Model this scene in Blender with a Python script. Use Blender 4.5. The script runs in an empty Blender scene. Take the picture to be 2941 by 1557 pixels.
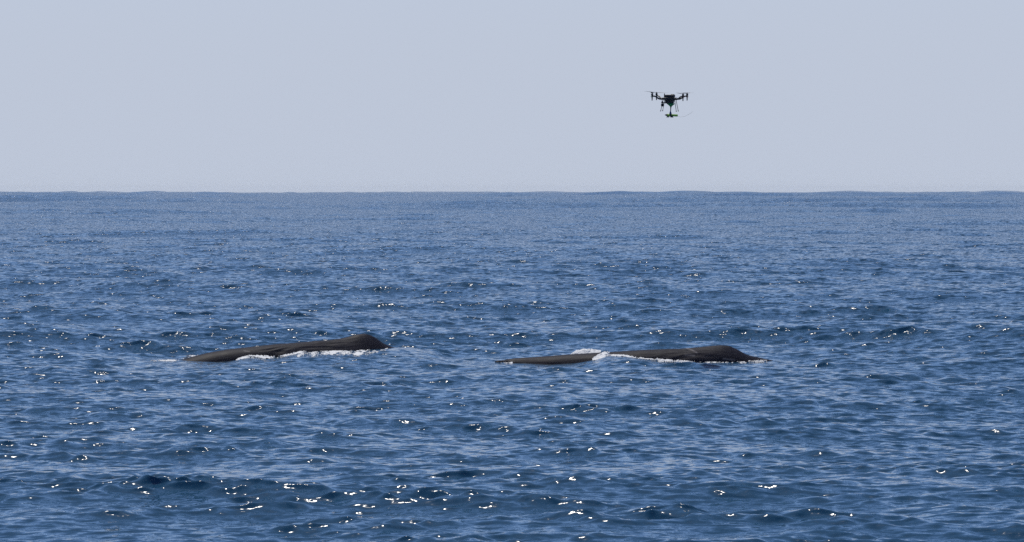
import bpy, bmesh, math, random
import numpy as np
from mathutils import Vector, Matrix

rng = np.random.default_rng(7)
random.seed(7)
S = bpy.context.scene
COL = S.collection

# ------------------------------------------------------------------ camera, sky, sun
H = 4.9                      # eye height above the mean water level (m)
FS = 11000.0                 # focal length in pixels of the 2941 px wide picture
YG = 541.0                   # picture row of the level line of sight
W0, H0 = 2941.0, 1557.0
R_EARTH = 6.371e6

cam = bpy.data.cameras.new('camera')
cam.sensor_width = 36.0
cam.lens = 36.0 * FS / W0
cam.clip_start = 0.5
cam.clip_end = 60000.0
cam_o = bpy.data.objects.new('camera', cam)
COL.objects.link(cam_o)
PITCH = math.atan((H0 / 2 - YG) / FS)
cam_o.location = (0, 0, H)
cam_o.rotation_euler = (math.pi / 2 - PITCH, 0, 0)
S.camera = cam_o

SUN_EL, SUN_AZ = 54.0, -10.0   # degrees; azimuth from +Y towards +X
w = bpy.data.worlds.new('World')
S.world = w
w.use_nodes = True
wn = w.node_tree
bg = wn.nodes['Background']
sky = wn.nodes.new('ShaderNodeTexSky')
sky.sky_type = 'NISHITA'
sky.sun_disc = False
sky.sun_elevation = math.radians(SUN_EL)
sky.sun_rotation = math.radians(SUN_AZ)
sky.altitude = 0
sky.air_density = 0.5
sky.dust_density = 0.15
sky.ozone_density = 4.8
# the pale marine veil that lies along the whole horizon and thins out within a few degrees
SKY_STRENGTH = 0.12
VEIL = (0.510, 0.568, 0.684)
wtc = wn.nodes.new('ShaderNodeTexCoord')
wsp = wn.nodes.new('ShaderNodeSeparateXYZ')
wn.links.new(wtc.outputs['Generated'], wsp.inputs[0])
def wmath(op, a, b_=None):
    n_ = wn.nodes.new('ShaderNodeMath'); n_.operation = op
    for i_, v_ in enumerate((a, b_)):
        if v_ is None:
            continue
        if isinstance(v_, (int, float)):
            n_.inputs[i_].default_value = v_
        else:
            wn.links.new(v_, n_.inputs[i_])
    return n_.outputs[0]
zz_ = wmath('MAXIMUM', wsp.outputs['Z'], 0.0)
fac = wmath('DIVIDE', 1.0, wmath('ADD', 1.0, wmath('POWER', wmath('DIVIDE', zz_, 0.1), 5.0)))
wmx = wn.nodes.new('ShaderNodeMix'); wmx.data_type = 'RGBA'
wn.links.new(fac, wmx.inputs[0])
wn.links.new(sky.outputs[0], wmx.inputs[6])
wmx.inputs[7].default_value = (*[c_ / SKY_STRENGTH for c_ in VEIL], 1)
wn.links.new(wmx.outputs[2], bg.inputs['Color'])
bg.inputs['Strength'].default_value = SKY_STRENGTH

sl = bpy.data.lights.new('sun', 'SUN')
sl.energy = 3.5
sl.angle = math.radians(0.53)
sl.color = (1.0, 0.955, 0.88)
sun = bpy.data.objects.new('sun', sl)
COL.objects.link(sun)
e, a = math.radians(SUN_EL), math.radians(SUN_AZ)
sdir = Vector((math.sin(a) * math.cos(e), math.cos(a) * math.cos(e), math.sin(e)))
sun.rotation_euler = sdir.to_track_quat('Z', 'Y').to_euler()
sun.location = sdir * 200

S.view_settings.view_transform = 'Standard'
S.view_settings.look = 'None'
S.view_settings.gamma = 1
S.view_settings.exposure = 0.0
S.render.engine = 'CYCLES'
S.cycles.max_bounces = 8
S.cycles.diffuse_bounces = 5
S.cycles.glossy_bounces = 3
S.cycles.use_denoising = False
S.cycles.volume_bounces = 0
S.cycles.caustics_reflective = False
S.cycles.caustics_refractive = False
S.cycles.sample_clamp_indirect = 0.6
S.cycles.sample_clamp_direct = 4.5     # a sensor that clips each glint

# ------------------------------------------------------------------ helpers
def tag(o, label=None, cat=None, group=None, kind=None):
    for k, v in (('label', label), ('category', cat), ('group', group), ('kind', kind)):
        if v:
            o[k] = v

def link(name, me, mat, parent=None, smooth=True):
    o = bpy.data.objects.new(name, me)
    if mat:
        me.materials.append(mat)
    if smooth:
        me.polygons.foreach_set('use_smooth', np.ones(len(me.polygons), bool))
    COL.objects.link(o)
    if parent:
        o.parent = parent
    return o

def grid_mesh(name, P, close_v=False):
    """P: (n, m, 3) array of points to a quad mesh."""
    n, m = P.shape[:2]
    idx = np.arange(n * m, dtype=np.int32).reshape(n, m)
    if close_v:
        idx = np.concatenate([idx, idx[:, :1]], 1)
    q = np.stack([idx[:-1, :-1], idx[:-1, 1:], idx[1:, 1:], idx[1:, :-1]], -1).reshape(-1, 4)
    me = bpy.data.meshes.new(name)
    me.vertices.add(n * m)
    me.vertices.foreach_set('co', P.astype(np.float32).ravel())
    me.loops.add(q.size)
    me.loops.foreach_set('vertex_index', q.ravel().astype(np.int32))
    me.polygons.add(len(q))
    me.polygons.foreach_set('loop_start', np.arange(0, q.size, 4, dtype=np.int32))
    me.update(calc_edges=True)
    return me

def principled(name, color, rough=0.5, **kw):
    m = bpy.data.materials.new(name)
    m.use_nodes = True
    b = m.node_tree.nodes['Principled BSDF']
    b.inputs['Base Color'].default_value = (*color, 1)
    b.inputs['Roughness'].default_value = rough
    for k, v in kw.items():
        b.inputs[k.replace('_', ' ')].default_value = v
    return m, m.node_tree, b

# ------------------------------------------------------------------ whales' lie in the water
# rows of (x, y) picture measurements turned into metres at the whales' own distance
def to_world(xs, ys, d0, k, X0, off=0.0):
    xs = np.asarray(xs, float); ys = np.asarray(ys, float)
    X = (xs - W0 / 2) * d0 / FS
    for _ in range(6):
        d = d0 + k * (X - X0) + off
        X = (xs - W0 / 2) * d / FS
    return X, H - (ys - YG) * d / FS

WHALES = {
 'left': dict(d0=110.0, k=0.5, X0=-6.6,
   top=[(396,1078),(410,1066),(450,1054),(480,1045),(515,1035),(551,1025),(602,1012.5),(654,1003.5),(718,996.5),(807,988),(910,980),(974,976.5),
        (1010,974.5),(1048,976),(1080,983),(1115,993.5),(1137,1000),(1180,1017),(1260,1044),(1360,1062),(1440,1066),(1500,1068)],
   peak=[(900,980.0),(940,977.6),(974,974.0),(1000,967.5),(1025,960.6),(1040,958.8),(1050,959),(1061,961.5),(1072,966.5),(1082,973.5),(1097,985),(1115,993),(1137,1000)],
   water=[(380,1037),(520,1037.5),(623,1040),(650,1038),(679,1034),(700,1028),(718,1024),(782,1026.5),(807,1025),(835,1018),(859,1013),(910,1009.5),(987,1007),(1064,1004),(1128,1000.5),(1200,1000)]),
 'right': dict(d0=110.0, k=0.12, X0=3.5,
   top=[(1417,1052),(1419,1042),(1423,1037.5),(1429,1035.5),(1438,1035.5),(1447,1034.5),(1457,1032.5),(1475,1029.5),(1520,1027),(1590,1022),(1640,1018),(1712,1013.5),(1747,1011.5),
        (1834,1006),(1900,1003.5),(1973,1001.5),(2020,1002.5),(2072,1005),(2117,1012),(2138,1017.5),(2160,1022.5),(2194,1030),(2225,1037),(2300,1060),(2400,1078),(2500,1082)],
   peak=[(1960,1001.2),(1990,999),(2026,995.5),(2050,992.6),(2072,991.2),(2094,992.8),(2105,998),(2117,1003),(2128,1009.5),(2138,1015),(2160,1024)],
   water=[(1380,1044),(1432,1044),(1520,1046),(1572,1048.6),(1642,1045),(1705,1034.6),(1740,1022),(1757,1023),(1790,1023),(1817,1026),(1869,1033),(1904,1038),(1974,1041),(2149,1041),(2230,1039),(2300,1040)]),
}
for wh in WHALES.values():
    d0, k, X0 = wh['d0'], wh['k'], wh['X0']
    t = np.array(wh['top']); wh['topX'], wh['topZ'] = to_world(t[:, 0], t[:, 1], d0, k, X0)
    t = np.array(wh['peak']); wh['pkX'], wh['pkZ'] = to_world(t[:, 0], t[:, 1], d0, k, X0)
    t = np.array(wh['water']); wh['wX'], wh['wZ'] = to_world(t[:, 0], t[:, 1], d0, k, X0, -0.6)
    wh['x0'], wh['x1'] = wh['wX'][1] - 0.3, wh['wX'][-2] + 0.3

# ------------------------------------------------------------------ sea surface
N = 512
CHOP = 0.9                   # how far crests are drawn together
TH0 = math.radians(76)       # travel direction of the waves, from +X
# (shortest, longest wavelength, rms slope, spread power)
BANDS = [(45, 110, 0.028, 6), (18, 45, 0.020, 4), (8, 18, 0.024, 3), (4, 8, 0.042, 2),
         (2, 4, 0.050, 1.5), (1, 2, 0.070, 1.0), (0.5, 1, 0.100, 0.8), (0.25, 0.5, 0.108, 0.8), (0.125, 0.25, 0.10, 0.6),
         (90, 220, 0.036, 6), (30, 80, 0.085, 2)]
TILES = []
for bi, (l1, l2, srms, p) in enumerate(BANDS):
    L = N * l1 / 5.0
    f = np.fft.fftfreq(N, L / N) * 2 * math.pi
    kx, ky = np.meshgrid(f, f, indexing='ij')
    kk = np.hypot(kx, ky); kk[0, 0] = 1e9
    th = np.arctan2(ky, kx)
    mask = ((kk > 2 * math.pi / l2) & (kk <= 2 * math.pi / l1)).astype(float)
    spread = np.abs(np.cos(th - TH0)) ** (2 * p) + 0.04
    amp = mask * np.sqrt(spread) * kk ** -2.0
    g = (rng.normal(size=(N, N)) + 1j * rng.normal(size=(N, N))) * amp
    g *= (np.cos(th - TH0) > 0)
    c = np.fft.ifft2(g)
    h = c.real
    Hk = np.fft.fft2(h)
    sx = np.fft.ifft2(1j * kx * Hk).real; sy = np.fft.ifft2(1j * ky * Hk).real
    sc = srms / math.sqrt((sx ** 2 + sy ** 2).mean())
    dx = np.fft.ifft2(-1j * kx / kk * Hk).real * sc
    dy = np.fft.ifft2(-1j * ky / kk * Hk).real * sc
    TILES.append((L, np.stack([h * sc, dx, dy], -1).astype(np.float32), rng.uniform(0, 1, 2)))

def sample(tile, x, y):
    L, T, o = tile
    u = (x / L + o[0]) * N; v = (y / L + o[1]) * N
    iu = np.floor(u).astype(np.int64); iv = np.floor(v).astype(np.int64)
    fu = (u - iu).astype(np.float32)[..., None]; fv = (v - iv).astype(np.float32)[..., None]
    fu = fu * fu * (3 - 2 * fu) * .5 + fu * .5; fv = fv * fv * (3 - 2 * fv) * .5 + fv * .5
    i0 = iu % N; j0 = iv % N; i1 = (i0 + 1) % N; j1 = (j0 + 1) % N
    return (T[i0, j0] * (1 - fu) + T[i1, j0] * fu) * (1 - fv) + (T[i0, j1] * (1 - fu) + T[i1, j1] * fu) * fv

def smooth(t):
    t = np.clip(t, 0, 1)
    return t * t * (3 - 2 * t)

def whale_weights(x, y):
    """(weight, level) of the water held to each whale's waterline, and how calm it lies in front."""
    out = []; calm = np.zeros_like(x); broad = np.zeros_like(x)
    for wh in WHALES.values():
        ax = wh['d0'] + wh['k'] * (x - wh['X0'])
        dy = y - ax
        wx = smooth((x - wh['x0'] + 1.6) / 1.6) * smooth((wh['x1'] + 1.6 - x) / 1.6)
        wy = np.where(dy < 0, np.exp(-(np.minimum(dy + 1.3, 0) / 3.0) ** 2), np.exp(-(dy / 1.6) ** 2))
        out.append((wx * wy, np.interp(x, wh['wX'], wh['wZ'])))
        calm = np.maximum(calm, wx * smooth((dy + 24) / 12) * smooth((6 - dy) / 4))
        broad = np.maximum(broad, np.exp(-(np.maximum(np.abs(x - (wh['x0'] + wh['x1']) / 2) - 4, 0) / 7) ** 2)
                           * np.exp(-(np.maximum(np.abs(dy + 6) - 6, 0) / 13) ** 2))
    return out, calm, broad

def sea(x, y, step=None, across=None):
    """displacement (dx, dy, z) of the water at rest point x, y and the slope the mesh cannot hold."""
    r = np.hypot(x, y)
    if step is None:
        step = np.full_like(x, 0.05)
    P = np.zeros(x.shape + (3,), np.float32)
    left = np.zeros(x.shape + (2,), np.float32)
    ww, calm, broad = whale_weights(x, y)
    keep = np.ones_like(x)
    for wt, _ in ww:
        keep = keep * (1 - wt)
    gust = None
    for bi, (l1, l2, srms, p) in enumerate(BANDS):
        res = smooth((l1 / np.maximum(step, 1e-6) - 1.6) / 2.5)
        left[..., 0 if l2 <= 0.5 else 1] += srms ** 2 * (1 - res ** 2) * (bi < 9)
        if across is not None and (bi <= 3 or bi >= 9):
            res = np.maximum(res, smooth((l1 / across - 1.6) / 2.5))   # far crests still stand up in outline
        if not (res > 0).any():
            continue
        d = sample(TILES[bi], x, y)
        if bi == 2:
            gust = np.clip(1 + 7.0 * d[..., 0], 0.5, 1.5)
        g = 1.0
        if bi >= 9:                                      # the heavier swell runs far out
            g = smooth((r - 260) / 900) if bi == 9 else smooth((r - 600) / 2400)
        elif bi >= 4:
            g = gust
            if bi >= 5:                                  # short waves bunch on the longer crests
                g = g * np.clip(1 + 0.55 * long_z, 0.4, 1.7)
        fade = res * g
        big = bi <= 4 or bi >= 9
        if big:
            fade = fade * (1 - 0.72 * calm) * keep
            if bi <= 2:
                fade = fade * (1 - 0.95 * broad)
        else:
            fade = fade * (0.3 + 0.7 * keep)
        P[..., 0] -= d[..., 1] * fade * CHOP * keep
        P[..., 1] -= d[..., 2] * fade * CHOP * keep
        P[..., 2] += d[..., 0] * fade
        if bi == 4:
            long_z = d[..., 0] / 0.025
    for wt, lev in ww:
        P[..., 2] += wt * lev
    P[..., 2] -= (r * r / (2 * R_EARTH)).astype(np.float32)
    return P, np.sqrt(left)

# rings: fine and evenly spread where the lens looks, coarse all round
HALF = math.atan(W0 / 2 / FS)
fine = np.linspace(-HALF * 1.2, HALF * 1.2, 490)
side = np.concatenate([HALF * 1.2 + (np.geomspace(0.0015, math.pi - HALF * 1.2, 26))])
th = np.concatenate([-side[::-1], fine, side])
rows = list(np.geomspace(1.0, 43.0, 40)[:-1])
d = 43.0
while d < 12500:
    rows.append(d)
    d += 0.048 * (d / 52.0) ** 1.2 if d < 250 else 0.316 * (d / 250.0) ** 2
rows = np.array(rows)
rr, tt = np.meshgrid(rows, th, indexing='ij')
x = rr * np.sin(tt); y = rr * np.cos(tt)
stepr = np.gradient(rows)[:, None] * np.ones_like(tt)
stept = rr * np.abs(np.gradient(th))[None, :]
P, left = sea(x, y, np.maximum(stepr, stept), stept)
P[..., 0] += x; P[..., 1] += y
me = grid_mesh('sea', P[:, ::-1])
for nm_, q_ in (('unheld_ripple', 0), ('unheld_wave', 1)):
    at = me.attributes.new(nm_, 'FLOAT', 'POINT')
    at.data.foreach_set('value', np.ascontiguousarray(left[:, ::-1, q_]).astype(np.float32).ravel())

def water_material():
    m, nt, b = principled('sea_water', (0.014, 0.062, 0.122), 0.045)
    b.inputs['IOR'].default_value = 1.333
    nd, lk = nt.nodes, nt.links
    geo = nd.new('ShaderNodeNewGeometry')
    def ripple(scale, stretch, detail, amp):
        mp = nd.new('ShaderNodeMapping')
        mp.inputs['Scale'].default_value = (scale * stretch, scale, scale)
        mp.inputs['Rotation'].default_value = (0, 0, math.radians(random.uniform(-14, 14)))
        lk.new(geo.outputs['Position'], mp.inputs['Vector'])
        n = nd.new('ShaderNodeTexNoise')
        n.noise_dimensions = '2D'
        n.inputs['Scale'].default_value = 1.0
        n.inputs['Detail'].default_value = detail
        n.inputs['Roughness'].default_value = 0.6
        lk.new(mp.outputs[0], n.inputs['Vector'])
        s = nd.new('ShaderNodeVectorMath'); s.operation = 'SUBTRACT'
        s.inputs[1].default_value = (0.5, 0.5, 0.5)
        lk.new(n.outputs['Color'], s.inputs[0])
        sc = nd.new('ShaderNodeVectorMath'); sc.operation = 'MULTIPLY'
        lk.new(s.outputs[0], sc.inputs[0])
        if isinstance(amp, float):
            sc.inputs[1].default_value = (amp * stretch, amp, 0)
        else:
            cx = nd.new('ShaderNodeCombineXYZ')
            lk.new(amp, cx.inputs[1])
            h_ = nd.new('ShaderNodeMath'); h_.operation = 'MULTIPLY'
            h_.inputs[1].default_value = 0.7
            lk.new(amp, h_.inputs[0]); lk.new(h_.outputs[0], cx.inputs[0])
            lk.new(cx.outputs[0], sc.inputs[1])
        return sc.outputs[0]
    def unheld(name, k_):
        at = nd.new('ShaderNodeAttribute'); at.attribute_name = name
        mul = nd.new('ShaderNodeMath'); mul.operation = 'MULTIPLY'; mul.inputs[1].default_value = k_
        lk.new(at.outputs['Fac'], mul.inputs[0])
        return mul.outputs[0]
    acc = geo.outputs['Normal']
    for v in (ripple(6.0, 0.5, 2.0, 0.17), ripple(22.0, 0.6, 1.0, 0.20), ripple(4.2, 0.55, 1.0, unheld('unheld_ripple', 8.0)), ripple(1.3, 0.5, 1.5, unheld('unheld_wave', 8.0))):
        ad = nd.new('ShaderNodeVectorMath'); ad.operation = 'ADD'
        lk.new(acc, ad.inputs[0]); lk.new(v, ad.inputs[1])
        acc = ad.outputs[0]
    nz = nd.new('ShaderNodeVectorMath'); nz.operation = 'NORMALIZE'
    lk.new(acc, nz.inputs[0])
    # facets turned past grazing are hidden by their neighbours: keep every normal on the seen side
    dt = nd.new('ShaderNodeVectorMath'); dt.operation = 'DOT_PRODUCT'
    lk.new(nz.outputs[0], dt.inputs[0]); lk.new(geo.outputs['Incoming'], dt.inputs[1])
    mn = nd.new('ShaderNodeMath'); mn.operation = 'MINIMUM'; mn.inputs[1].default_value = 0.0
    lk.new(dt.outputs['Value'], mn.inputs[0])
    m2 = nd.new('ShaderNodeMath'); m2.operation = 'MULTIPLY'; m2.inputs[1].default_value = -2.0
    lk.new(mn.outputs[0], m2.inputs[0])
    sv = nd.new('ShaderNodeVectorMath'); sv.operation = 'SCALE'
    lk.new(geo.outputs['Incoming'], sv.inputs[0]); lk.new(m2.outputs[0], sv.inputs['Scale'])
    a2 = nd.new('ShaderNodeVectorMath'); a2.operation = 'ADD'
    lk.new(nz.outputs[0], a2.inputs[0]); lk.new(sv.outputs[0], a2.inputs[1])
    n2 = nd.new('ShaderNodeVectorMath'); n2.operation = 'NORMALIZE'
    lk.new(a2.outputs[0], n2.inputs[0])
    lk.new(n2.outputs[0], b.inputs['Normal'])
    return m
WATER = water_material()
sea_o = link('sea', me, WATER)
tag(sea_o, kind='structure', label='choppy deep blue sea sparkling with sun glints out to the horizon')

# ------------------------------------------------------------------ sea air
hm = bpy.data.materials.new('sea_haze'); hm.use_nodes = True
hn = hm.node_tree.nodes; hn.clear()
ho = hn.new('ShaderNodeOutputMaterial'); hv = hn.new('ShaderNodeVolumePrincipled')
hv.inputs['Color'].default_value = (0.86, 0.92, 1.0, 1)
hv.inputs['Density'].default_value = 4.0e-5
hv.inputs['Anisotropy'].default_value = 0.45
hm.node_tree.links.new(hv.outputs[0], ho.inputs['Volume'])
bm = bmesh.new(); bmesh.ops.create_cube(bm, size=1, matrix=Matrix.Translation((0, 0, -3.5)) @ Matrix.Diagonal((25600, 25600, 27, 1)))
hme = bpy.data.meshes.new('haze'); bm.to_mesh(hme); bm.free()
haze = link('haze', hme, hm, smooth=False)
tag(haze, kind='stuff', label='thin pale sea haze veiling the far water')

# ------------------------------------------------------------------ whales
def skin_material():
    m, nt, b = principled('whale_skin', (0.03, 0.027, 0.03), 0.6, Specular_IOR_Level=0.02)
    nd, lk = nt.nodes, nt.links
    tc = nd.new('ShaderNodeTexCoord')
    n1 = nd.new('ShaderNodeTexNoise'); n1.inputs['Scale'].default_value = 2.2; n1.inputs['Detail'].default_value = 6
    lk.new(tc.outputs['Object'], n1.inputs['Vector'])
    cr = nd.new('ShaderNodeValToRGB')
    cr.color_ramp.elements[0].position = 0.3; cr.color_ramp.elements[0].color = (0.0135, 0.0135, 0.0215, 1)
    cr.color_ramp.elements[1].position = 0.72; cr.color_ramp.elements[1].color = (0.0235, 0.0225, 0.033, 1)
    lk.new(n1.outputs['Fac'], cr.inputs['Fac'])
    sc_ = nd.new('ShaderNodeAttribute'); sc_.attribute_name = 'scar'
    smx = nd.new('ShaderNodeMix'); smx.data_type = 'RGBA'
    lk.new(sc_.outputs['Fac'], smx.inputs[0]); lk.new(cr.outputs['Color'], smx.inputs[6])
    smx.inputs[7].default_value = (0.16, 0.145, 0.15, 1)
    lk.new(smx.outputs[2], b.inputs['Base Color'])
    mp = nd.new('ShaderNodeMapping'); mp.inputs['Scale'].default_value = (0.35, 1, 1)
    lk.new(tc.outputs['Object'], mp.inputs['Vector'])
    n2 = nd.new('ShaderNodeTexNoise'); n2.inputs['Scale'].default_value = 24; n2.inputs['Detail'].default_value = 3
    lk.new(mp.outputs[0], n2.inputs['Vector'])
    bp = nd.new('ShaderNodeBump'); bp.inputs['Strength'].default_value = 0.25; bp.inputs['Distance'].default_value = 0.01
    lk.new(n2.outputs['Fac'], bp.inputs['Height'])
    lk.new(bp.outputs[0], b.inputs['Normal'])
    rr_ = nd.new('ShaderNodeMapRange')
    rr_.inputs['To Min'].default_value = 0.42; rr_.inputs['To Max'].default_value = 0.62
    lk.new(n1.outputs['Fac'], rr_.inputs['Value']); lk.new(rr_.outputs[0], b.inputs['Roughness'])
    return m
SKIN = skin_material()

def vnoise(u, v, seed):
    """smooth value noise, bicubic-ish, for the wrinkled skin"""
    g = np.random.default_rng(seed).normal(size=(256, 256))
    iu = np.floor(u).astype(int); iv = np.floor(v).astype(int)
    fu = u - iu; fv = v - iv
    fu = fu * fu * (3 - 2 * fu); fv = fv * fv * (3 - 2 * fv)
    i0, j0 = iu % 256, iv % 256; i1, j1 = (i0 + 1) % 256, (j0 + 1) % 256
    return (g[i0, j0] * (1 - fu) + g[i1, j0] * fu) * (1 - fv) + (g[i0, j1] * (1 - fu) + g[i1, j1] * fu) * fv

def section(wh, s):
    """half width and half height of the body at fraction s from snout to fluke notch"""
    a = np.interp(s, [0, .012, .04, .12, .3, .5, .62, .75, .88, .93, .955, .985, 1], [.02, .22, .42, .68, .92, .92, .80, .52, .24, .25, .9, 1.2, .9])
    b = np.interp(s, [0, .012, .04, .12, .3, .5, .62, .75, .88, .93, .955, 1], [.02, .20, .42, .75, 1.0, 1.0, .88, .60, .32, .16, .09, .04])
    return a, b

SCARS = {'left': [(700, 1008, 716, 1010, 0.012)], 'right': [(1973, 1001, 1988, 1006, 0.018), (1988, 1006, 2002, 1013.5, 0.02), (1968, 1019.5, 1994, 1021, 0.02), (2076, 1030, 2110, 1033, 0.015)]}

def make_whale(key, label, wrinkle_from, wrinkle_to, seed):
    wh = WHALES[key]
    xa, xb = wh['topX'][0], wh['topX'][-1]
    n, m = 620, 150
    X = np.linspace(xa, xb, n)
    s = (X - xa) / (xb - xa)
    base = np.interp(X, wh['topX'], wh['topZ'])
    ker = np.hanning(23); ker /= ker.sum()
    if key == 'left':
        base = np.convolve(np.pad(base, 11, 'edge'), ker, 'valid')
    else:
        sm = np.convolve(np.pad(base, 11, 'edge'), ker, 'valid')
        mixw = smooth((s - 0.05) / 0.05)
        base = base * (1 - mixw) + sm * mixw
    pk = np.interp(X, wh['pkX'], wh['pkZ'], left=-9, right=-9)
    hump = np.maximum(pk - base, 0)
    k9 = np.hanning(9); k9 /= k9.sum()
    hump = np.convolve(np.pad(hump, 4, 'edge'), k9, 'valid')
    a, b = section(wh, s)
    wh['sec'] = (X, a, b, base)
    ph = np.linspace(0, 2 * math.pi, m, endpoint=False)
    ph = ph - 0.35 * np.sin(2 * ph) * 0      # even
    Ph, Sg = np.meshgrid(ph, s, indexing='xy')
    A, B, Z, Hm = (q[:, None] for q in (a, b, base, hump))
    lat = A * np.cos(Ph)
    up = B * np.sin(Ph)
    top = smooth((np.sin(Ph) - 0.0) / 0.5)
    z = Z - B + up + Hm * np.exp(-(lat / 0.24) ** 2 * 0.5) * top
    # skin folds that run along the flank
    ss = Sg * (xb - xa)
    girth = Ph * 0.95
    wr = vnoise(ss * 2.4 + 9, girth * 15 + 0.9 * vnoise(ss * .9, girth * 2, seed + 5), seed) + 0.55 * vnoise(ss * 3.6, girth * 24 + 3, seed + 1)
    wx = smooth((Sg - wrinkle_from) / 0.08) * smooth((wrinkle_to - Sg) / 0.08)
    dent = (0.002 + 0.011 * wx) * np.minimum(wr, 0.7) * smooth(Sg / 0.06)
    dent += 0.012 * vnoise(ss * 1.1, girth * 2.5, seed + 2) * smooth(Sg / 0.1)
    nl = np.cos(Ph); nu = np.sin(Ph)
    lat = lat + nl * dent * np.minimum(A / .5, 1)
    z = z + nu * dent * np.minimum(B / .5, 1) * (0.35 + 0.65 * np.abs(nl))
    kx = wh['k']; ln = math.hypot(1, kx)
    ax = wh['d0'] + kx * (X - wh['X0'])
    Pw = np.empty((n, m, 3))
    Pw[..., 0] = X[:, None] - lat * kx / ln
    Pw[..., 1] = ax[:, None] + lat / ln
    Pw[..., 2] = z
    if key == 'right':      # blowhole cleft on the left tip of the snout
        gx = (X[:, None] - wh['topX'][0])
        cl = np.exp(-((gx - 0.24) / 0.11) ** 2) * np.exp(-((lat + 0.19) / 0.10) ** 2) * (np.sin(Ph) > -0.2)
        Pw[..., 2] -= 0.05 * cl
        Pw[..., 1] += 0.05 * cl
    scar = np.zeros((n, m))
    for sx0, sy0, sx1, sy1, wd in SCARS[key]:
        (q0, q1), (r0, r1) = to_world([sx0, sx1], [sy0, sy1], wh['d0'], wh['k'], wh['X0'], -0.4)
        vx, vz = q1 - q0, r1 - r0
        t_ = np.clip(((Pw[..., 0] - q0) * vx + (Pw[..., 2] - r0) * vz) / (vx * vx + vz * vz), 0, 1)
        ds = np.hypot(Pw[..., 0] - q0 - t_ * vx, Pw[..., 2] - r0 - t_ * vz)
        scar = np.maximum(scar, np.exp(-(ds / wd) ** 2) * (np.cos(Ph) < 0.2))
    org = np.array([X[n // 2], ax[n // 2], 0.0])
    me = grid_mesh('sperm_whale', (Pw - org), close_v=True)
    sa = me.attributes.new('scar', 'FLOAT', 'POINT')
    sa.data.foreach_set('value', scar.astype(np.float32).ravel())
    bm = bmesh.new(); bm.from_mesh(me)
    bm.verts.ensure_lookup_table()
    bm.faces.new([bm.verts[i] for i in range(m)])
    bm.faces.new([bm.verts[(n - 1) * m + i] for i in range(m)][::-1])
    bmesh.ops.recalc_face_normals(bm, faces=bm.faces)
    bm.to_mesh(me); bm.free()
    o = link('sperm_whale', me, SKIN)
    o.location = org
    tag(o, label, 'whale', 'sperm whales resting at the surface')
    return o

make_whale('left', 'dark grey whale with the taller rounded hump and creased flank, sloping down into the water', 0.27, 0.56, 21)
make_whale('right', 'dark grey whale lying long and low under the drone with its snout tip showing', 0.36, 0.60, 48)

# ------------------------------------------------------------------ foam washed up along the whales
def foam_material():
    m, nt, b = principled('foam', (0.64, 0.66, 0.69), 0.65)
    nd, lk = m.node_tree.nodes, m.node_tree.links
    return m
FOAM = foam_material()

def foam(label, key, x0, x1, reach, side=-1, rise=0.05, lump=0.025, thresh=-0.2, seed=0, fx=3.0, fy=2.0, back=False, lace=0.4):
    """a lumpy froth sheet, x0..x1 along the whale and reach metres out from its waterline; where the froth
    thins out it dips under the water, so holes and ragged edges come by themselves"""
    wh = WHALES[key]
    (Xa, Xb), _ = to_world([x0, x1], [1030, 1030], wh['d0'], wh['k'], wh['X0'])
    ln = math.hypot(1, wh['k'])
    nu = int((Xb - Xa) / 0.011); nv = max(16, int(reach / 0.014))
    U, V = np.meshgrid(np.linspace(0, 1, nu), np.linspace(0, 1, nv), indexing='ij')
    X = Xa + (Xb - Xa) * U
    Xs, a, b, base = wh['sec']
    aa = np.interp(X, Xs, a); bb = np.interp(X, Xs, b); zt = np.interp(X, Xs, base)
    lev = np.interp(X, wh['wX'], wh['wZ'])
    p = np.clip(zt - lev, 0.0, bb * 0.95)
    off = aa * np.sqrt(np.clip(1 - ((bb - p) / bb) ** 2, 0, 1))
    o_ = side * (off - 0.05 + V * reach)
    px = X; py = wh['d0'] + wh['k'] * (X - wh['X0']) + o_ * ln
    m_ = vnoise(px * fx + 60, py * fy + 40, seed) + 0.6 * vnoise(px * fx * 2.6 + 9, py * fy * 2.3 + 30, seed + 3) + 0.55 * vnoise(px * 26 + 9, py * 14, seed + 4) + lace * vnoise(px * 55, py * 34, seed + 5)
    ends = np.minimum(U, 1 - U) * (Xb - Xa) / 0.18
    m_ = m_ - thresh - 1.6 * np.clip(1 - ends, 0, 1) - 1.8 * np.clip((V - 0.55) / 0.45, 0, 1)
    body = np.clip(m_ / 0.5, -1, 1)
    rs = rise if np.isscalar(rise) else np.interp(U, np.linspace(0, 1, len(rise)), rise)
    prof = smooth(V / 0.6) * smooth((1 - V) / 0.3) if back else smooth(1 - V) 
    lm = 0.5 + 0.5 * np.tanh(vnoise(px * 16, py * 11, seed + 6)) + 0.35 * vnoise(px * 38, py * 30, seed + 7)
    Pz, _ = sea(px, py)
    z = Pz[..., 2] + np.clip(body, 0, 1) * (rs * prof + lump * np.clip(lm, 0.05, 2)) - 0.02 * np.clip(0.25 - body, 0, 1)
    Pw = np.stack([px, py, z], -1)
    org = Pw.reshape(-1, 3).mean(0)
    me = grid_mesh('foam', (Pw - org)[:, ::(1 if side > 0 else -1)])
    keep = (body > -0.6)[:, ::(1 if side > 0 else -1)]
    bm = bmesh.new(); bm.from_mesh(me)
    kf = keep.ravel()
    bmesh.ops.delete(bm, geom=[v for v in bm.verts if not kf[v.index]], context='VERTS')
    bm.to_mesh(me); bm.free()
    o = link('foam', me, FOAM)
    o.location = org
    tag(o, label, kind='stuff')

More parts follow.
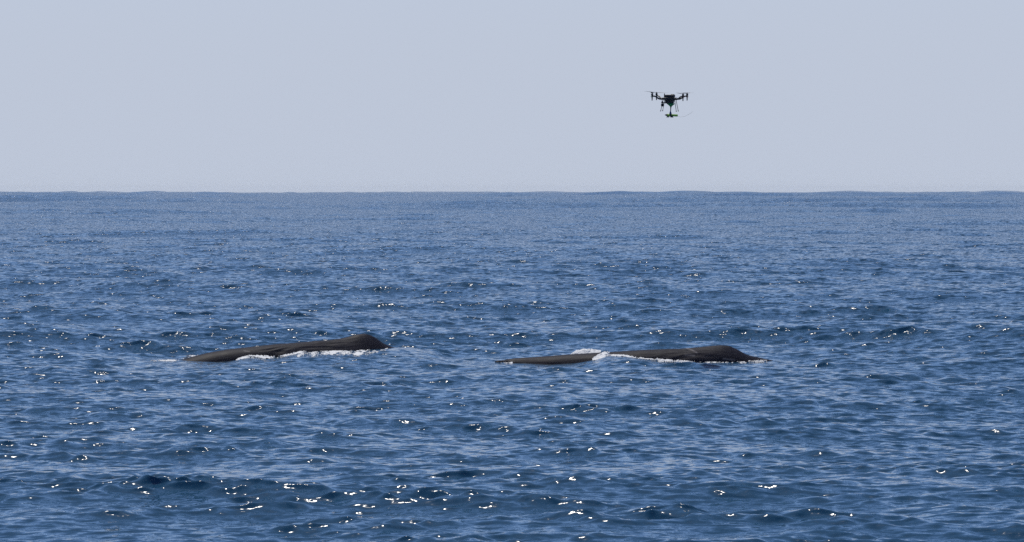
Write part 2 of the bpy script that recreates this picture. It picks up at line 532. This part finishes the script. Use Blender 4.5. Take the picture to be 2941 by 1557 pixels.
foam('white wash of foam curling along the middle of the left whale', 'left', 685, 885, 0.7, rise=0.035, lump=0.016, thresh=-1.5, lace=0.7, seed=1)
foam('broken foam patches beside the hump of the left whale', 'left', 855, 1128, 2.8, rise=0.008, lump=0.010, thresh=0.55, seed=2, lace=0.9, fx=5.5, fy=1.4)
foam('small foam burst behind the sinking left end of the left whale', 'left', 506, 575, 0.8, side=1, rise=0.08, lump=0.025, thresh=-0.2, lace=0.8, seed=3, back=True)
foam('faint trail of froth running off the sunken left end of the left whale', 'left', 425, 520, 0.9, rise=0.006, lump=0.012, thresh=0.5, seed=12, lace=0.9, fx=4.5)
foam('white foam crest behind the back of the right whale', 'right', 1632, 1728, 0.85, side=1, rise=(0.12, 0.25, 0.26, 0.23, 0.14), lump=0.022, thresh=-2.2, seed=4, back=True)
foam('thick white foam lump where a wave breaks over the right whale', 'right', 1700, 1750, 0.55, rise=(0.05, 0.10, 0.10), lump=0.022, thresh=-2.2, seed=5)
foam('thin foam line on the wave crest over the right whale', 'right', 1742, 1880, 0.34, rise=0.015, lump=0.016, thresh=-0.25, seed=6)
foam('lumpy foam edge along the flank of the right whale', 'right', 1866, 1992, 0.7, rise=0.045, lump=0.022, thresh=-0.7, lace=0.7, seed=7)
foam('scattered foam under the hump of the right whale', 'right', 1985, 2150, 0.8, rise=0.02, lump=0.012, thresh=0.4, lace=0.9, seed=8, fx=5)
foam('bright splash at the sinking tail end of the right whale', 'right', 2146, 2210, 0.9, rise=0.03, lump=0.022, thresh=0.2, lace=0.9, seed=9, fx=5)
foam('foam line under the snout tip of the right whale', 'right', 1422, 1480, 0.4, rise=0.02, lump=0.02, thresh=-0.2, seed=10, fx=5)

# ------------------------------------------------------------------ drone
BLACK, nt, b = principled('black_carbon', (0.017, 0.017, 0.022), 0.42)
n_ = nt.nodes.new('ShaderNodeTexNoise'); n_.inputs['Scale'].default_value = 30
mr = nt.nodes.new('ShaderNodeMapRange'); mr.inputs['To Min'].default_value = 0.32; mr.inputs['To Max'].default_value = 0.6
nt.links.new(n_.outputs['Fac'], mr.inputs['Value']); nt.links.new(mr.outputs[0], b.inputs['Roughness'])
NAVY, _, _ = principled('dark_battery', (0.014, 0.016, 0.028), 0.5)
GREY, _, _ = principled('grey_plastic', (0.10, 0.10, 0.11), 0.45)
GREEN, _, _ = principled('green_plastic', (0.02, 0.33, 0.11), 0.5)
LIME, _, _ = principled('lime_foam_float', (0.40, 0.70, 0.07), 0.55)
BLUE, _, _ = principled('blue_sleeve', (0.02, 0.06, 0.22), 0.5)
RED, _, _ = principled('red_lens', (0.55, 0.02, 0.04), 0.3)
GREENL, _, _ = principled('green_lens', (0.02, 0.45, 0.2), 0.3)
RUBBER, _, _ = principled('dark_rubber', (0.045, 0.04, 0.05), 0.5)
PALE, _, _ = principled('pale_plastic', (0.6, 0.6, 0.62), 0.4)

def part(name, bm, mat, parent, smooth=False):
    bmesh.ops.recalc_face_normals(bm, faces=bm.faces)
    me = bpy.data.meshes.new(name)
    bm.to_mesh(me); bm.free()
    return link(name, me, mat, parent, smooth)

def tube(bm, pts, radii, seg=12, caps=True):
    pts = [Vector(p) for p in pts]
    rings = []
    for i, p in enumerate(pts):
        t = (pts[min(i + 1, len(pts) - 1)] - pts[max(i - 1, 0)]).normalized()
        ref = Vector((0, 1, 0)) if abs(t.y) < 0.9 else Vector((1, 0, 0))
        u = t.cross(ref).normalized(); v = t.cross(u)
        r = radii[i] if hasattr(radii, '__len__') else radii
        rings.append([bm.verts.new(p + (u * math.cos(q) + v * math.sin(q)) * r) for q in (2 * math.pi * j / seg for j in range(seg))])
    for A, B in zip(rings, rings[1:]):
        for j in range(seg):
            bm.faces.new((A[j], A[(j + 1) % seg], B[(j + 1) % seg], B[j]))
    if caps:
        bm.faces.new(rings[0][::-1]); bm.faces.new(rings[-1])

def rbox(bm, c, size, bev=0.01, taper=1.0):
    M = Matrix.Translation(c) @ Matrix.Diagonal((*size, 1))
    r = bmesh.ops.create_cube(bm, size=1, matrix=M)
    vs = r['verts']
    for v in vs:
        if v.co.z < c[2]:
            v.co.x = c[0] + (v.co.x - c[0]) * taper; v.co.y = c[1] + (v.co.y - c[1]) * taper
    es = list({e_ for v in vs for e_ in v.link_edges})
    bmesh.ops.bevel(bm, geom=es, offset=bev, segments=2, affect='EDGES', profile=0.6)

def lathe(bm, prof, c=(0, 0, 0), seg=16, axis='Z'):
    rings = []
    for r, z in prof:
        ring = []
        for j in range(seg):
            q = 2 * math.pi * j / seg
            p = (r * math.cos(q), r * math.sin(q), z)
            if axis == 'X':
                p = (z, r * math.cos(q), r * math.sin(q))
            ring.append(bm.verts.new(Vector(c) + Vector(p)))
        rings.append(ring)
    for A, B in zip(rings, rings[1:]):
        for j in range(seg):
            bm.faces.new((A[j], A[(j + 1) % seg], B[(j + 1) % seg], B[j]))
    bm.faces.new(rings[0][::-1]); bm.faces.new(rings[-1])

def NB():
    return bmesh.new()

dd = 110.0
drone = bpy.data.objects.new('drone', None)
COL.objects.link(drone)
drone.empty_display_size = 0.3
drone.location = ((1923 - W0 / 2) * dd / FS, dd, H - (283.5 - YG) * dd / FS)
drone.rotation_euler = (math.radians(2.2), math.radians(1.2), math.radians(-10.5))
tag(drone, 'black four-armed drone hovering over the right whale with a green funnel below it', 'drone')

bm = NB()
rbox(bm, (0, 0, -0.005), (0.40, 0.34, 0.07), 0.018)
rbox(bm, (0.17, 0, -0.01), (0.10, 0.26, 0.06), 0.015)
rbox(bm, (-0.17, 0, -0.01), (0.10, 0.26, 0.06), 0.015)
part('chassis', bm, BLACK, drone)
bm = NB(); rbox(bm, (0.01, 0, 0.072), (0.275, 0.22, 0.085), 0.028); rbox(bm, (0.085, -0.01, 0.118), (0.09, 0.12, 0.022), 0.008)
part('battery', bm, NAVY, drone)
bm = NB(); rbox(bm, (0.0, 0, -0.09), (0.26, 0.23, 0.10), 0.02, 0.88); part('electronics_bay', bm, BLACK, drone)
bm = NB(); tube(bm, [(-0.143, -0.06, 0.03), (-0.145, -0.06, 0.145)], [0.016, 0.013]); part('antenna_mast', bm, BLACK, drone)

motor_bm = NB(); lathe(motor_bm, [(0.020, -0.03), (0.027, -0.02), (0.031, 0.0), (0.031, 0.030), (0.026, 0.040), (0.012, 0.052), (0.010, 0.065)])
bmesh.ops.recalc_face_normals(motor_bm, faces=motor_bm.faces)
MOTOR = bpy.data.meshes.new('motor'); motor_bm.to_mesh(MOTOR); motor_bm.free(); MOTOR.materials.append(BLACK)

def blade_mesh(R):
    bm = NB()
    lathe(bm, [(0.018, -0.006), (0.02, 0.0), (0.02, 0.008), (0.010, 0.014)], seg=12)
    for sgn in (1, -1):
        rings = []
        for i in range(13):
            f_ = i / 12
            r = 0.012 + (R - 0.012) * f_
            ch = np.interp(f_, [0, .1, .25, .5, .8, .95, 1], [.018, .024, .046, .040, .028, .018, .006])
            tw = math.radians(np.interp(f_, [0, .2, 1], [24, 20, 7]))
            tk = np.interp(f_, [0, .2, 1], [.009, .006, .002])
            lift = 0.02 * f_ ** 2
            ring = []
            for cx_, cz_ in ((-.5, 0), (0, .5), (.5, 0), (0, -.5)):
                yy = cx_ * ch; zz = cz_ * tk
                ring.append(bm.verts.new((sgn * r, sgn * (yy * math.cos(tw) - zz * math.sin(tw)), yy * math.sin(tw) + zz * math.cos(tw) + lift)))
            rings.append(ring)
        for A, B in zip(rings, rings[1:]):
            for j in range(4):
                bm.faces.new((A[j], A[(j + 1) % 4], B[(j + 1) % 4], B[j]))
        bm.faces.new(rings[0]); bm.faces.new(rings[-1])
    bmesh.ops.recalc_face_normals(bm, faces=bm.faces)
    me = bpy.data.meshes.new('propeller'); bm.to_mesh(me); bm.free()
    return me
PROP = blade_mesh(0.375); PROP.materials.append(BLACK)

# arms: (x sign, y sign, propeller angle)
for sx, sy, ang in ((-1, -1, 82), (-1, 1, 10), (1, -1, 56), (1, 1, -62)):
    mx, my = sx * 0.445, sy * 0.43
    bm = NB()
    path = [(0.15, 0.11, -0.01), (0.20, 0.165, -0.016), (0.265, 0.235, -0.008), (0.315, 0.29, 0.022), (0.355, 0.335, 0.055), (0.39, 0.372, 0.068), (0.445, 0.43, 0.071)]
    # a smoothed S through the points
    pp = []
    for i in range(len(path) - 1):
        for q in (0, .5):
            pp.append(Vector(path[i]).lerp(Vector(path[i + 1]), q))
    pp.append(Vector(path[-1]))
    tube(bm, [(sx * p.x, sy * p.y, p.z) for p in pp], [0.026 - 0.007 * i / (len(pp) - 1) for i in range(len(pp))], 10)
    arm = part('arm', bm, BLACK, drone, True)
    bm = NB(); tube(bm, [(mx, my, 0.055), (mx, my, 0.03), (mx, my, -0.052), (mx, my, -0.06)], [0.026, 0.019, 0.0125, 0.010], 10)
    part('motor_stub', bm, BLACK, arm, True)
    mo = bpy.data.objects.new('motor', MOTOR); COL.objects.link(mo); mo.parent = arm; mo.location = (mx, my, 0.10)
    pr = bpy.data.objects.new('propeller', PROP); COL.objects.link(pr); pr.parent = arm
    pr.location = (mx, my, 0.162); pr.rotation_euler = (0, math.radians(3 if sx < 0 else 0), math.radians(ang + 10.5))
    bm = NB(); rbox(bm, (mx + sx * 0.022, my - 0.02, 0.055), (0.03, 0.03, 0.022), 0.005)
    nl_ = part('navigation_light', bm, RED if sx > 0 else GREENL, arm)
    nl_['label'] = 'red lamp under the motor' if sx > 0 else 'green lamp under the motor'

for sx in (-1, 1):
    for sy in (-1, 1):
        bm = NB(); tube(bm, [(sx * 0.165, sy * 0.14, -0.03), (sx * 0.225, sy * 0.2, -0.35)], [0.0085, 0.007], 8)
        leg = part('landing_leg', bm, BLACK, drone, True)
        bm = NB(); tube(bm, [(sx * 0.214, sy * 0.2, -0.354), (sx * 0.240, sy * 0.2, -0.358)], [0.012, 0.012], 8)
        part('rubber_foot', bm, RUBBER, leg, True)

bm = NB(); rbox(bm, (-0.155, -0.13, -0.122), (0.14, 0.05, 0.034), 0.008); tube(bm, [(-0.19, -0.13, -0.06), (-0.20, -0.13, -0.13)], 0.02, 8)
gim = part('camera_gimbal', bm, BLACK, drone)
bm = NB(); lathe(bm, [(0.016, -0.045), (0.036, -0.036), (0.044, -0.012), (0.044, 0.012), (0.036, 0.036), (0.016, 0.045)], c=(-0.185, -0.13, -0.187), axis='X')
part('camera_head', bm, BLACK, gim, True)
bm = NB(); lathe(bm, [(0.020, -0.006), (0.022, 0.0), (0.020, 0.006)], c=(-0.185, -0.13, -0.152)); part('gimbal_ring', bm, PALE, gim)

# funnel, rod and sleeve
fx = 0.038
bm = NB()
rings = []
for z_, wx_, wy_ in ((-0.140, 0.112, 0.10), (-0.150, 0.114, 0.102), (-0.160, 0.098, 0.088), (-0.205, 0.045, 0.042), (-0.236, 0.021, 0.021)):
    rings.append([bm.verts.new((fx + wx_ * cx_, wy_ * cy_, z_)) for cx_, cy_ in ((-1, -.72), (-.72, -1), (.72, -1), (1, -.72), (1, .72), (.72, 1), (-.72, 1), (-1, .72))])
for A, B in zip(rings, rings[1:]):
    for j in range(8):
        bm.faces.new((A[j], A[(j + 1) % 8], B[(j + 1) % 8], B[j]))
bm.faces.new(rings[0]); bm.faces.new(rings[-1])
part('funnel', bm, GREEN, drone)
bm = NB(); tube(bm, [(fx, 0, -0.225), (fx - .002, 0, -0.28), (fx - .006, 0, -0.36), (fx - .006, 0, -0.37)], [0.021, 0.015, 0.0125, 0.0125], 10); part('carrier_rod', bm, BLACK, drone, True)
bm = NB(); lathe(bm, [(0.013, -0.355), (0.018, -0.375), (0.034, -0.425), (0.036, -0.448)], c=(fx - .008, 0, 0)); part('release_sleeve', bm, BLUE, drone, True)

# the tag it carries
tagr = bpy.data.objects.new('tracking_tag', None)
COL.objects.link(tagr)
Mw = Matrix.LocRotScale(drone.location, drone.rotation_euler, None)
tagr.location = Mw @ Vector((0.03, 0, -0.478))
tagr.rotation_euler = (math.radians(2.2), math.radians(1.8), math.radians(-10.5))
tag(tagr, 'lime green tube with suction cups and a thin whip antenna hanging under the drone', 'tag')
bm = NB(); lathe(bm, [(0.030, -0.095), (0.037, -0.085), (0.037, -0.01), (0.034, 0.0), (0.034, 0.06), (0.032, 0.065), (0.032, 0.20), (0.026, 0.212)], axis='X'); part('float_body', bm, LIME, tagr, True)
bm = NB(); lathe(bm, [(0.004, -0.165), (0.016, -0.148), (0.030, -0.112), (0.036, -0.096), (0.034, -0.09)], c=(0, 0, 0.004), axis='X'); part('nose_cone', bm, RUBBER, tagr, True)
bm = NB(); rbox(bm, (0.012, 0, -0.004), (0.05, 0.084, 0.082), 0.012); rbox(bm, (0.05, 0, -0.022), (0.05, 0.078, 0.04), 0.01); part('clamp', bm, BLACK, tagr)
for px_ in (-0.075, 0.045):
    for py_ in (-0.035, 0.035):
        bm = NB(); lathe(bm, [(0.010, -0.018), (0.014, -0.034), (0.036, -0.050), (0.044, -0.062), (0.040, -0.062)], c=(px_, py_, 0)); part('suction_cup', bm, RUBBER, tagr, True)
bm = NB()
pts = [(0.205, 0, -0.018), (0.27, 0, -0.034), (0.33, 0, -0.038), (0.40, 0, -0.022), (0.47, 0.0, 0.006), (0.54, 0, 0.045), (0.60, 0, 0.088), (0.645, 0, 0.126)]
tube(bm, pts, 0.0020, 6); part('whip_antenna', bm, GREY, tagr, True)
